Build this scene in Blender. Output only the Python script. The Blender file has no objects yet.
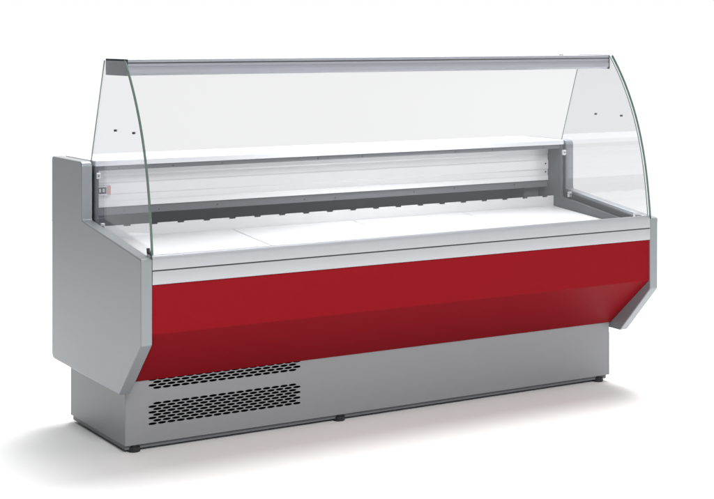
import bpy, bmesh, math, random
from mathutils import Vector, Matrix
R = math.radians
random.seed(4)
sc = bpy.context.scene
COL = sc.collection

# ---------------------------------------------------------------- camera
cam = bpy.data.objects.new("camera", bpy.data.cameras.new("camera"))
COL.objects.link(cam)
cam.location = (-1.7805, -4.1533, 1.2993)
cam.rotation_euler = (R(90), 0, -0.54486)
cam.data.sensor_width = 36.0
cam.data.lens = 1534.8 / 714 * 36
cam.data.shift_y = -(249.5 - 34.5) / 714
cam.data.clip_start = 0.05
cam.data.clip_end = 200
sc.camera = cam

# ---------------------------------------------------------------- light
w = bpy.data.worlds.new("World")
sc.world = w
w.use_nodes = True
wnt = w.node_tree
bg = wnt.nodes["Background"]
bg.inputs[1].default_value = 1.0
# photo studio: white sweep behind the counter, slightly dimmer room in front, a dim patch added at the left to darken that side
def wnode(t, **k):
    n = wnt.nodes.new(t)
    for a, v in k.items(): setattr(n, a, v)
    return n
def wramp(sock, a, b, lo, hi):
    n = wnode("ShaderNodeMapRange", interpolation_type='SMOOTHSTEP')
    for i, v in enumerate((a, b, lo, hi)): n.inputs[i + 1].default_value = v
    wnt.links.new(sock, n.inputs[0])
    return n.outputs[0]
wtc = wnode("ShaderNodeTexCoord")
wsep = wnode("ShaderNodeSeparateXYZ")
wnt.links.new(wtc.outputs["Generated"], wsep.inputs[0])
wmul = wnode("ShaderNodeMath", operation='MULTIPLY')
wnt.links.new(wramp(wsep.outputs[1], .1, .7, .50, 1.0), wmul.inputs[0])
wnt.links.new(wramp(wsep.outputs[0], -.7, -.05, .25, 1.0), wmul.inputs[1])
wright = wnode("ShaderNodeMath", operation='MULTIPLY')          # bright patch added at the front right to lift the right end panel
wnt.links.new(wramp(wsep.outputs[0], .35, .75, 0.0, .7), wright.inputs[0])
wnt.links.new(wramp(wsep.outputs[1], -.5, .1, 1.0, 0.0), wright.inputs[1])
wadd = wnode("ShaderNodeMath", operation='ADD')
wnt.links.new(wmul.outputs[0], wadd.inputs[0])
wnt.links.new(wright.outputs[0], wadd.inputs[1])
wnt.links.new(wadd.outputs[0], bg.inputs[0])


def area(name, loc, target, sx, sy, power, col=(1, 1, 1)):
    l = bpy.data.lights.new(name, 'AREA')
    l.shape = 'RECTANGLE'
    l.size, l.size_y, l.energy, l.color = sx, sy, power, col
    o = bpy.data.objects.new(name, l)
    COL.objects.link(o)
    o.location = loc
    o.rotation_euler = (Vector(target) - Vector(loc)).to_track_quat('-Z', 'Y').to_euler()
    return o


area("softbox", (2.8, 2.05, 6.0), (2.5, 1.9, 0), 4.6, 3.6, 1000)
area("softbox", (-.7, -4.6, 3.6), (.9, .1, .4), 1.6, 1.6, 265)  # front fill, added to light the red front and thin the floor shadow
area("back_wall_fill", (1.15, .30, 1.172), (1.15, .55, .78), .7, .05, 6.5)  # unseen fill light added under the canopy to brighten the back wall

sc.view_settings.view_transform = 'Standard'
sc.view_settings.look = 'None'
sc.view_settings.exposure = 0
sc.view_settings.gamma = 1
sc.render.engine = 'CYCLES'
sc.cycles.max_bounces = 16
sc.cycles.transparent_max_bounces = 32


# ---------------------------------------------------------------- materials
def lin(r, g, b):
    f = lambda c: (c / 255 / 12.92) if c <= 10 else ((c / 255 + .055) / 1.055) ** 2.4
    return (f(r), f(g), f(b))


def mat(name, col, rough=.4, metal=0., spec=.5, grain=0., grain_scale=900, bump=0., stretch=(1, 1, 1), rough_var=0., coat=0.):
    m = bpy.data.materials.new(name)
    m.use_nodes = True
    nt = m.node_tree
    b = nt.nodes["Principled BSDF"]
    b.inputs["Roughness"].default_value = rough
    b.inputs["Metallic"].default_value = metal
    b.inputs["Specular IOR Level"].default_value = spec
    b.inputs["Coat Weight"].default_value = coat
    b.inputs["Base Color"].default_value = (*col, 1)
    if grain or bump or rough_var:
        tc = nt.nodes.new("ShaderNodeTexCoord")
        mp = nt.nodes.new("ShaderNodeMapping")
        mp.inputs["Scale"].default_value = stretch
        nz = nt.nodes.new("ShaderNodeTexNoise")
        nz.inputs["Scale"].default_value = grain_scale
        nz.inputs["Detail"].default_value = 4
        nt.links.new(tc.outputs["Object"], mp.inputs[0])
        nt.links.new(mp.outputs[0], nz.inputs["Vector"])
        if grain:
            mx = nt.nodes.new("ShaderNodeMix")
            mx.data_type = 'RGBA'
            mx.inputs[6].default_value = (*[c * (1 - grain) for c in col], 1)
            mx.inputs[7].default_value = (*[min(1, c * (1 + grain)) for c in col], 1)
            nt.links.new(nz.outputs["Fac"], mx.inputs[0])
            nt.links.new(mx.outputs[2], b.inputs["Base Color"])
        if bump:
            bp = nt.nodes.new("ShaderNodeBump")
            bp.inputs["Strength"].default_value = bump
            bp.inputs["Distance"].default_value = .0005
            nt.links.new(nz.outputs["Fac"], bp.inputs["Height"])
            nt.links.new(bp.outputs[0], b.inputs["Normal"])
        if rough_var:
            mr = nt.nodes.new("ShaderNodeMapRange")
            mr.inputs[3].default_value = max(0, rough - rough_var)
            mr.inputs[4].default_value = rough + rough_var
            nt.links.new(nz.outputs["Fac"], mr.inputs[0])
            nt.links.new(mr.outputs[0], b.inputs["Roughness"])
    return m


def glass_mat(name, tint, f0=.05):
    """clear pane: lets light straight through with a slight tint, mirrors by the pane's Fresnel curve"""
    m = bpy.data.materials.new(name)
    m.use_nodes = True
    nt = m.node_tree
    nt.nodes.clear()
    out = nt.nodes.new("ShaderNodeOutputMaterial")
    tr = nt.nodes.new("ShaderNodeBsdfTransparent")
    tr.inputs[0].default_value = (*tint, 1)
    gl = nt.nodes.new("ShaderNodeBsdfGlossy")
    gl.inputs["Roughness"].default_value = 0.0
    gl.inputs["Color"].default_value = (.9, .93, 1, 1)
    lw = nt.nodes.new("ShaderNodeLayerWeight")
    lw.inputs[0].default_value = .5
    pw = nt.nodes.new("ShaderNodeMath")
    pw.operation = 'POWER'
    pw.inputs[1].default_value = 5
    ma = nt.nodes.new("ShaderNodeMath")
    ma.operation = 'MULTIPLY_ADD'
    ma.inputs[1].default_value = .96
    ma.inputs[2].default_value = f0
    mx = nt.nodes.new("ShaderNodeMixShader")
    nt.links.new(lw.outputs["Facing"], pw.inputs[0])
    nt.links.new(pw.outputs[0], ma.inputs[0])
    nt.links.new(ma.outputs[0], mx.inputs[0])
    nt.links.new(tr.outputs[0], mx.inputs[1])
    nt.links.new(gl.outputs[0], mx.inputs[2])
    nt.links.new(mx.outputs[0], out.inputs[0])
    return m


M = {
    'floor': mat("white studio floor", (.76, .76, .76), .7, spec=.1, grain=.01, grain_scale=60),
    'silver': mat("silver grey lacquer", (.225, .241, .254), .36, metal=.35, spec=.4, grain=.05, grain_scale=900, bump=.06),
    'base': mat("grey lacquered sheet", (.185, .190, .196), .42, spec=.5, grain=.10, grain_scale=700, bump=.08),
    'red': mat("red lacquered sheet", (.190, .0065, .0105), .5, spec=.02, grain=.05, grain_scale=1300, bump=.05),
    'alu': mat("anodised aluminium", (.37, .376, .395), .35, metal=.35, grain=.03, grain_scale=500, stretch=(.05, 3, 3)),
    'band': mat("darker aluminium band", (.35, .355, .375), .35, metal=.35, grain=.02),  # a touch darker than the lower nose band
    'canopy': mat("satin grey aluminium", (.34, .35, .38), .36, metal=.35, grain=.02),
    'white': mat("white lacquered tray", (.62, .62, .63), .35, spec=.5, grain=.01, grain_scale=40),
    'top': mat("white worktop", (.64, .65, .68), .3, spec=.5),
    'wall': mat("brushed white steel", (.78, .78, .80), .30, metal=.25, grain=.012, grain_scale=900, stretch=(.02, 1, 1)),
    'lining': mat("dark grey plastic", (.085, .093, .098), .5, spec=.2, grain=.03),
    'rail': mat("mid grey steel", (.125, .13, .14), .4, spec=.3, grain=.03),
    'cavity': mat("slate grey sheet", (.27, .278, .29), .5, spec=.4),
    'cap': mat("charcoal plastic", (.022, .024, .027), .6, spec=.15, grain=.04),
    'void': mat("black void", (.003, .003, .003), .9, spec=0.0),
    'black': mat("black rubber", (.012, .012, .013), .5, spec=.4),
    'steel': mat("polished clip steel", (.75, .76, .78), .25, metal=.7),
    'glass': glass_mat("clear glass", (.951, .951, .951)),
    'side_glass': glass_mat("clear side glass", (.984, .985, .986), .08),
    'edge': mat("ground green glass edge", (.075, .14, .11), .2, spec=.6, grain=.25, grain_scale=60),
    'screen': mat("dark display window", (.05, .05, .06), .2),
    'digit': mat("pale digits", (.55, .55, .57), .5),
    'rust': mat("pink key pad", (.50, .25, .22), .5),
}


# ---------------------------------------------------------------- helpers
def tag(o, label=None, cat=None, kind=None):
    if label: o['label'] = label
    if cat: o['category'] = cat
    if kind: o['kind'] = kind
    return o


def obj(name, bm, mats, parent=None, bevel=0., seg=2, smooth=False, angle=35):
    bm.normal_update()
    me = bpy.data.meshes.new(name)
    bm.to_mesh(me)
    bm.free()
    for mm in (mats if isinstance(mats, (list, tuple)) else [mats]):
        me.materials.append(mm)
    o = bpy.data.objects.new(name, me)
    COL.objects.link(o)
    if parent is not None: o.parent = parent
    if bevel:
        md = o.modifiers.new("edge", 'BEVEL')
        md.width, md.segments = bevel, seg
        md.limit_method = 'ANGLE'
        md.angle_limit = R(angle)
        md.harden_normals = True
        smooth = True
    if smooth:
        for p in me.polygons: p.use_smooth = True
        if not bevel:
            for e in me.edges: pass
            me.set_sharp_from_angle(angle=R(angle))
    return o


def box(bm, x0, x1, y0, y1, z0, z1, mi=0):
    v = [bm.verts.new((x, y, z)) for x in (x0, x1) for y in (y0, y1) for z in (z0, z1)]
    for q in ((0, 1, 3, 2), (4, 6, 7, 5), (0, 4, 5, 1), (2, 3, 7, 6), (0, 2, 6, 4), (1, 5, 7, 3)):
        f = bm.faces.new([v[i] for i in q])
        f.material_index = mi
    return bm


def prism(bm, yz, x0, x1, mi_side=0, mi_cap=0):
    """closed y-z outline drawn out along x"""
    a = sum(yz[i][0] * yz[(i + 1) % len(yz)][1] - yz[(i + 1) % len(yz)][0] * yz[i][1] for i in range(len(yz)))
    if a < 0: yz = list(reversed(yz))
    A = [bm.verts.new((x0, y, z)) for y, z in yz]
    B = [bm.verts.new((x1, y, z)) for y, z in yz]
    n = len(yz)
    fs = []
    for i in range(n):
        j = (i + 1) % n
        f = bm.faces.new((A[i], A[j], B[j], B[i]) if x1 < x0 else (A[j], A[i], B[i], B[j]))
        f.material_index = mi_side
        fs.append(f)
    f = bm.faces.new(A if x1 < x0 else list(reversed(A))); f.material_index = mi_cap
    bm.normal_update()
    g = bm.faces.new(B if x1 > x0 else list(reversed(B))); g.material_index = mi_cap
    bmesh.ops.recalc_face_normals(bm, faces=bm.faces[:])
    return fs


def rounded(pts, radii, seg=5):
    """polygon with its corners rounded"""
    out = []
    n = len(pts)
    for i in range(n):
        p = Vector(pts[i]); a = Vector(pts[i - 1]); b = Vector(pts[(i + 1) % n])
        r = radii[i] if isinstance(radii, (list, tuple)) else radii
        if r <= 0:
            out.append(tuple(p)); continue
        da, db = (a - p), (b - p)
        ang = da.angle(db)
        t = min(r / math.tan(ang / 2), da.length * .45, db.length * .45)
        s, e = p + da.normalized() * t, p + db.normalized() * t
        for k in range(seg + 1):
            u = k / seg
            out.append(tuple((1 - u) ** 2 * s + 2 * u * (1 - u) * p + u * u * e))
    return out


def cyl(bm, c, axis, r, h, n=20):
    m = Vector(axis).to_track_quat('Z', 'Y').to_matrix().to_4x4()
    m.translation = Vector(c)
    bmesh.ops.create_cone(bm, cap_ends=True, segments=n, radius1=r, radius2=r, depth=h, matrix=m)
    return bm


# ---------------------------------------------------------------- setting
FLOOR = .018
bm = bmesh.new()
n = 96
vs = [bm.verts.new((1.0 + 5.5 * math.cos(2 * math.pi * k / n), .5 + 5.5 * math.sin(2 * math.pi * k / n), 0)) for k in range(n)]
for v_ in vs: v_.co.z = FLOOR
bm.faces.new(vs)
tag(obj("floor", bm, M['floor']), kind='structure', label="seamless white studio floor under the counter")

# ---------------------------------------------------------------- the counter
L = 2.0
T = .0364          # end panel thickness
Y1 = .4737         # front of the upright
D = .7459
ZT = .8946
counter = bpy.data.objects.new("display_counter", None)
COL.objects.link(counter)
counter.location = (0, 0, 0)
counter.empty_display_size = .2
tag(counter, "long grey refrigerated serve-over counter with red front panel and curved glass on white floor", "display counter")

# plinth: perforated front sheet, plain sides
XB0, XB1, YF, YB = .0419, L - .0419, .2175, .6812
ZB, ZTOP = .042, .252
bm = bmesh.new()


def quad(x0, x1, z0, z1):
    if x1 - x0 < 1e-6 or z1 - z0 < 1e-6: return
    v = [bm.verts.new(p) for p in ((x0, YF, z0), (x1, YF, z0), (x1, YF, z1), (x0, YF, z1))]
    bm.faces.new(v)


def slot_cell(x0, x1, z0, z1, hw, hh):
    cx, cz = (x0 + x1) / 2, (z0 + z1) / 2
    W, H = (x1 - x0) / 2, (z1 - z0) / 2
    ca = math.atan2(H, W)
    angs = sorted(set([round(a, 6) for a in [2 * math.pi * k / 28 for k in range(28)] + [ca, math.pi - ca, math.pi + ca, 2 * math.pi - ca]]))
    inn, outr, back = [], [], []
    for a in angs:
        c, s = math.cos(a), math.sin(a)
        k = min(W / abs(c) if abs(c) > 1e-9 else 1e9, H / abs(s) if abs(s) > 1e-9 else 1e9)
        outr.append(bm.verts.new((cx + c * k, YF, cz + s * k)))
        # pointed oval: the ray meets |x/hw|^1.6 + |z/hh|^1.6 = 1
        q = (abs(c / hw) ** 2.1 + abs(s / hh) ** 2.1) ** (-1 / 2.1)
        inn.append(bm.verts.new((cx + c * q, YF, cz + s * q)))
        back.append(bm.verts.new((cx + c * q, YF + .0015, cz + s * q)))
    n = len(angs)
    for i in range(n):
        j = (i + 1) % n
        bm.faces.new((outr[i], outr[j], inn[j], inn[i]))
        bm.faces.new((inn[i], inn[j], back[j], back[i]))


P, RH, XG = .03173, .0088, .1321
gx0, gx1 = XG - P / 2, XG + 16.5 * P
low0, low1 = .1615 - 7.5 * RH, .1615 + .5 * RH
up0, up1 = .2095 - .5 * RH, .2095 + 3.5 * RH
for z0, z1 in ((ZB, low0), (low1, up0), (up1, ZTOP)): quad(XB0, XB1, z0, z1)
for z0, nr, first_off in ((low0, 8, False), (up0, 4, True)):
    z1 = z0 + nr * RH
    quad(XB0, gx0, z0, z1)
    quad(gx1, XB1, z0, z1)
    for k in range(nr):
        off = (k % 2 == 0) == first_off
        a, b = z0 + k * RH, z0 + (k + 1) * RH
        if off:
            quad(gx0, gx0 + P / 2, a, b)
            for i in range(16): slot_cell(gx0 + P / 2 + i * P, gx0 + P / 2 + (i + 1) * P, a, b, .0147, .0038)
            quad(gx1 - P / 2, gx1, a, b)
        else:
            for i in range(17): slot_cell(gx0 + i * P, gx0 + (i + 1) * P, a, b, .0147, .0038)
# sides and back of the sheet with returned front edges
for x in (XB0, XB1):
    v = [bm.verts.new(p) for p in ((x, YF + .0012, ZB), (x, YB, ZB), (x, YB, ZTOP), (x, YF + .0012, ZTOP))]
    bm.faces.new(v)
v = [bm.verts.new(p) for p in ((XB0, YB, ZB), (XB1, YB, ZB), (XB1, YB, ZTOP), (XB0, YB, ZTOP))]
bm.faces.new(v)
plinth = obj("plinth", bm, M['base'], counter)
# black box added behind the perforation to keep the slots dark
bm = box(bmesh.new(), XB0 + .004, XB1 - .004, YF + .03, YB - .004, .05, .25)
obj("dark_backing", bm, M['void'], plinth)
# corner trims at the two front edges of the plinth
for x0, x1 in ((XB0 - .0012, XB0 + .0015), (XB1 - .0015, XB1 + .0012)):
    bm = box(bmesh.new(), x0, x1, YF - .0012, YF + .014, ZB, .2)
    obj("corner_trim", bm, M['base'], plinth, bevel=.0008, seg=1)
# bottom frame, set back a little
bm = box(bmesh.new(), XB0 + .004, XB1 - .004, YF + .012, YB - .012, .027, ZB)
obj("bottom_frame", bm, M['rail'], plinth, bevel=.001, seg=1)
for x, y in ((.078, .2385), (.81, .2385), (1.921, .2385), (.10, .630), (1.90, .630)):
    bm = bmesh.new()
    cyl(bm, (x, y, FLOOR + .008), (0, 0, 1), .0205, .016)
    cyl(bm, (x, y, FLOOR + .020), (0, 0, 1), .016, .012)
    obj("foot", bm, M['black'], plinth, bevel=.001, seg=1)

# end panels
prof = [(D, ZT), (D, .2234), (.1643, .2139), (0, .3892), (0, .6423), (Y1, .7079), (Y1, ZT)]
rad = [.012, .022, .012, .010, .010, .006, .020]
out = rounded(prof, rad, 6)
for x0 in (0, L - T):
    bm = bmesh.new()
    prism(bm, out, x0, x0 + T)
    obj("end_panel", bm, M['silver'], counter, bevel=.004, seg=3, angle=50)

# red front: upright band folded into a sloping skirt
RX0, RX1 = T + .0005, L - T - .0005
red = [(.006, .5635), (.006, .421), (.0075, .4175), (.2145, .2365), (.2165, .2375), (.0105, .421), (.0095, .5635)]
bm = bmesh.new()
prism(bm, red, RX0, RX1)
tag(obj("front_panel", bm, M['red'], counter), label="red lacquered front panel folded into a sloping skirt")

# aluminium nose: two bands with a black line between
bm = bmesh.new()
prism(bm, rounded([(.0, .5645), (.0, .6045), (.03, .6045), (.03, .5645)], .0025, 3), RX0, RX1)
nose = obj("nose_profile", bm, M['alu'], counter, smooth=True)
bm = box(bmesh.new(), RX0, RX1, .003, .03, .6045, .6080)
obj("black_strip", bm, M['black'], nose)  # black strip filling the groove between the two bands
bm = bmesh.new()
prism(bm, rounded([(.0, .6080), (.001, .644), (.007, .6505), (.017, .6505), (.017, .6080)], [.001, .004, .003, .002, 0], 3), RX0, RX1)
obj("upper_band", bm, M['band'], nose, smooth=True)

# linings, gaskets
GX = .0375
for s in (0, 1):
    X = (lambda x: L - x) if s else (lambda x: x)
    def P2(bm, yz, a, b, **k):
        a, b = X(a), X(b)
        prism(bm, yz, min(a, b), max(a, b), **k)
    ln = [(.735, .876), (.735, .59), (.055, .585), (.055, .618), (.4, .668), (.4785, .677), (.4785, .876)]
    bm = bmesh.new()
    P2(bm, rounded(ln, [0, 0, 0, .004, 0, .015, 0], 5), .0475, .060)
    obj("side_lining", bm, M['lining'], counter, bevel=.0015, seg=2)
    gk = [(.72, .86), (.72, .60), (.052, .590), (.052, .636), (.4765, .6975), (.4765, .70), (.489, .8755), (.72, .8755)]
    bm = bmesh.new()
    P2(bm, gk, .0455, .0472)
    obj("gasket", bm, M['black'], counter)

# worktop over the back, with its grey rail below
bm = box(bmesh.new(), T + .0105, L - T - .0105, .4745, .742, .8772, .8952)
obj("worktop", bm, M['top'], counter, bevel=.002, seg=2)
bm = box(bmesh.new(), .0605, L - .0605, .482, .500, .8625, .8768)
rail = obj("shelf_rail", bm, M['rail'], counter)
for x in (.13, .32, .50, .87, 1.05, 1.45, 1.62, 1.86):
    bm = bmesh.new()
    cyl(bm, (x, .4815, .869), (0, 1, 0), .0022, .002, 10)
    obj("screw", bm, M['black'], rail)

# bright back wall with shallow pressed bands
zs = [.735, .7355, .752, .756, .775, .779, .812, .816, .838, .842, .8766]
ys = [.556, .553, .553, .556, .556, .5525, .5525, .556, .556, .553, .553]
bm = bmesh.new()
pr = [(y, z) for y, z in zip(ys, zs)] + [(.566, .8766), (.566, .735)]
prism(bm, pr, .0605, L - .0605)
back_wall = obj("back_panel", bm, M['wall'], counter, bevel=.0015, seg=2, angle=10)
bm = box(bmesh.new(), .0605, L - .0605, .560, .5655, .7095, .7346)
trim = obj("lower_trim", bm, M['rail'], counter)
for x in (.18, .305, .52, .86, .985, 1.32, 1.5, 1.78):
    bm = bmesh.new()
    cyl(bm, (x, .5595, .722 + random.uniform(-.004, .004)), (0, 1, 0), .0022, .002, 10)
    obj("screw", bm, M['black'], trim)
for z in (.768, .80):
    bm = bmesh.new()
    cyl(bm, (1.925, .5515, z), (0, 1, 0), .003, .003, 12)
    obj("screw", bm, M['black'], back_wall)
# air duct behind
bm = box(bmesh.new(), .0605, L - .0605, .700, .704, .60, .8760)
obj("duct_back", bm, M['cavity'], counter)
bm = box(bmesh.new(), 1.86, 1.928, .60, .699, .62, .733)
obj("duct_bracket", bm, M['rail'], counter, bevel=.002)
bm = box(bmesh.new(), .0605, L - .0605, .5665, .6995, .606, .610)
obj("duct_floor", bm, M['cavity'], counter)
# rear sheet
bm = box(bmesh.new(), T + .001, L - T - .001, .7365, .7405, .225, .8765)
obj("rear_panel", bm, M['base'], counter)
bm = box(bmesh.new(), T + .001, L - T - .001, .2190, .7360, .2535, .2575)
obj("bottom_panel", bm, M['base'], counter)

# deck: sloping trays, notched riser at the back
def zd(y): return .6395 - .08 * (.52 - y)
seams = [.0605, .556, 1.031, 1.506, L - .0605]
for a, b in zip(seams[:-1], seams[1:]):
    bm = bmesh.new()
    y0, y1 = .0185, .5195
    prism(bm, [(y0, zd(y0)), (y1, zd(y1)), (y1, zd(y1) - .012), (y0, zd(y0) - .012)], a + .0018, b - .0018)
    obj("deck_tray", bm, M['white'], counter, bevel=.0012, seg=2)
bm = bmesh.new()
pitch, nx = .0957, 20
x = .0605
z0, zn, z1 = .600, .6738, .6785
notches = [.0675 + k * pitch for k in range(nx)]
prev = .0605
for xn in notches:
    box(bm, prev, xn, .5205, .5225, zn, z1)
    prev = xn + .024
box(bm, prev, L - .0605, .5205, .5225, zn, z1)
box(bm, .0605, L - .0605, .5205, .5225, z0, zn)
bmesh.ops.remove_doubles(bm, verts=bm.verts[:], dist=1e-5)
box(bm, .0605, L - .0605, .5226, .566, .6640, .6655)
obj("riser", bm, M['white'], counter)

# glass: one curved front sheet and two side panes
curve = [(-.0036, .6490), (-.0020, .690), (.0030, .7270), (.0110, .790), (.0215, .8610), (.0410, .9270), (.0590, .975), (.0800, 1.0200), (.1100, 1.0850), (.1450, 1.1400), (.1640, 1.1720), (.2030, 1.2245)]


def catmull(p, k=5):
    p = [p[0]] + p + [p[-1]]
    o = []
    for i in range(1, len(p) - 2):
        for t in range(k):
            u = t / k
            o.append(tuple(.5 * (2 * b + (c - a) * u + (2 * a - 5 * b + 4 * c - d) * u * u + (3 * b - a - 3 * c + d) * u ** 3) for a, b, c, d in zip(p[i - 1], p[i], p[i + 1], p[i + 2])))
    o.append(p[-1])
    return o


# smooth the measured points with a least squares cubic y(z)
def polyfit(pts, deg=4):
    import numpy as np
    z = [q[1] for q in pts]; y = [q[0] for q in pts]
    return np.polyfit(z, y, deg)


meas = [(.2009, 1.2249), (.2087, 1.2236), (.1637, 1.1771), (.1103, 1.0946), (.0788, 1.0204), (.0417, .9273), (.0232, .8717), (.0066, .727), (-.0030, .6585),
        (.1467, 1.1309), (.0857, 1.0208), (.0477, .9117), (.0254, .8164), (.0038, .7066)]
pf = polyfit(meas, 3)
def yg(z): return sum(c * z ** (len(pf) - 1 - i) for i, c in enumerate(pf))
GT = .010
zsamp = [.640 + (1.2245 - .640) * k / 40 for k in range(41)]
outer = [(yg(z), z) for z in zsamp]
inner = []
for i, (y, z) in enumerate(outer):
    a = Vector(outer[max(0, i - 1)]); b = Vector(outer[min(40, i + 1)])
    d = (b - a).normalized()
    inner.append((y + d.y * GT, z - d.x * GT))
inner = [(y, z) for y, z in inner if True]
# glass stands in the slot behind the nose's front edge
bm = bmesh.new()
fs = prism(bm, outer + list(reversed(inner)), .0345, L - .0345, 0, 1)
for f in bm.faces:
    pass
obj("front_glass", bm, [M['glass'], M['edge']], counter, smooth=True, angle=40)

side = [(y + .0006, z) for y, z in inner if z > .64]
side = [(y, z) for y, z in side]
back = [(.3838, side[-1][1]), (.4960, .8955), (.4960, .7040), (.4760, .6905)]
side_prof = side + back + [(side[0][0] + .03, .632)]
for s in (0, 1):
    a, b = (.0390, .0430) if not s else (L - .0430, L - .0390)
    bm = bmesh.new()
    prism(bm, side_prof, a, b, 1, 0)
    g = obj("side_glass", bm, [M['side_glass'], M['edge']], counter)
    for y in (.1500, .2940):
        bm = bmesh.new()
        cyl(bm, ((a + b) / 2, y, 1.0025), (1, 0, 0), .0036, .0078, 16)
        obj("bolt", bm, M['cap'], g, smooth=True)

# canopy along the top of the glass
YC = .2115
can = rounded([(YC, 1.2230), (YC, 1.2140), (YC + .006, 1.2140), (YC + .006, 1.2105), (YC + .0005, 1.2105), (YC + .0005, 1.2020), (YC + .003, 1.2005), (YC - .001, 1.1920), (YC + .001, 1.1800), (YC + .010, 1.1735), (.3820, 1.1735), (.3820, 1.2230)],
              [.001, .001, 0, 0, .001, .001, 0, .004, .006, .004, .003, .003], 4)
bm = bmesh.new()
prism(bm, can, .0475, L - .0475)
canopy = obj("canopy", bm, M['canopy'], counter, smooth=True, angle=30)
bm = box(bmesh.new(), .048, L - .048, YC + .0022, YC + .0058, 1.2107, 1.2138)
obj("black_strip", bm, M['black'], canopy)  # black strip laid into the slit of the canopy front
for a, b in ((.0448, .0474), (L - .0474, L - .0448)):
    bm = bmesh.new()
    prism(bm, rounded([(YC - .0015, 1.2238), (YC - .0015, 1.1727), (.3828, 1.1727), (.3828, 1.2238)], .003, 3), a, b)
    cap = obj("end_cap", bm, M['cap'], canopy)
    for y in (.235, .362):
        bm = bmesh.new()
        cyl(bm, (a - .0003 if a < 1 else b + .0003, y, 1.209), (1, 0, 0), .0032, .002, 12)
        obj("screw", bm, M['black'], cap)
bm = bmesh.new()
cyl(bm, (1.80, .30, 1.2245), (0, 0, 1), .008, .003, 14)
obj("screw", bm, M['alu'], canopy)

# small steel clips that hold the side panes
for s in (0, 1):
    X = (lambda x: L - x) if s else (lambda x: x)
    for y, z in ((.4700, .848), (.4350, .690), (.062, .6455)):
        bm = bmesh.new()
        x0, x1 = sorted((X(.0455), X(.0605)))
        box(bm, x0, x1, y - .008, y + .002, z - .010, z + .010)
        c = obj("glass_clip", bm, M['steel'], counter, bevel=.0015)
        bm = bmesh.new()
        cyl(bm, ((x0 + x1) / 2, y - .0085, z), (0, 1, 0), .0025, .0015, 10)
        obj("screw", bm, M['cap'], c)

# black shoe that takes the near lower corner of the curved sheet
bm = bmesh.new()
prism(bm, rounded([(.0125, .652), (.0125, .6565), (.036, .660), (.040, .669), (.045, .668), (.042, .652)], .003, 3), .0366, .0452)
obj("glass_shoe", bm, M['black'], counter)

# control panel at the left end of the back wall
bm = box(bmesh.new(), .0615, .125, .536, .5515, .776, .808)
ctl = obj("control_unit", bm, M['steel'], counter, bevel=.002)
bm = box(bmesh.new(), .066, .108, .5345, .5365, .782, .803)
scr = obj("screen", bm, M['screen'], ctl)
for k in range(3):
    bm = box(bmesh.new(), .071 + k * .012, .078 + k * .012, .5338, .5348, .787, .799)
    obj("digit", bm, M['digit'], scr)
bm = box(bmesh.new(), .111, .1235, .5345, .5365, .779, .806)
obj("key_pad", bm, M['rust'], ctl)
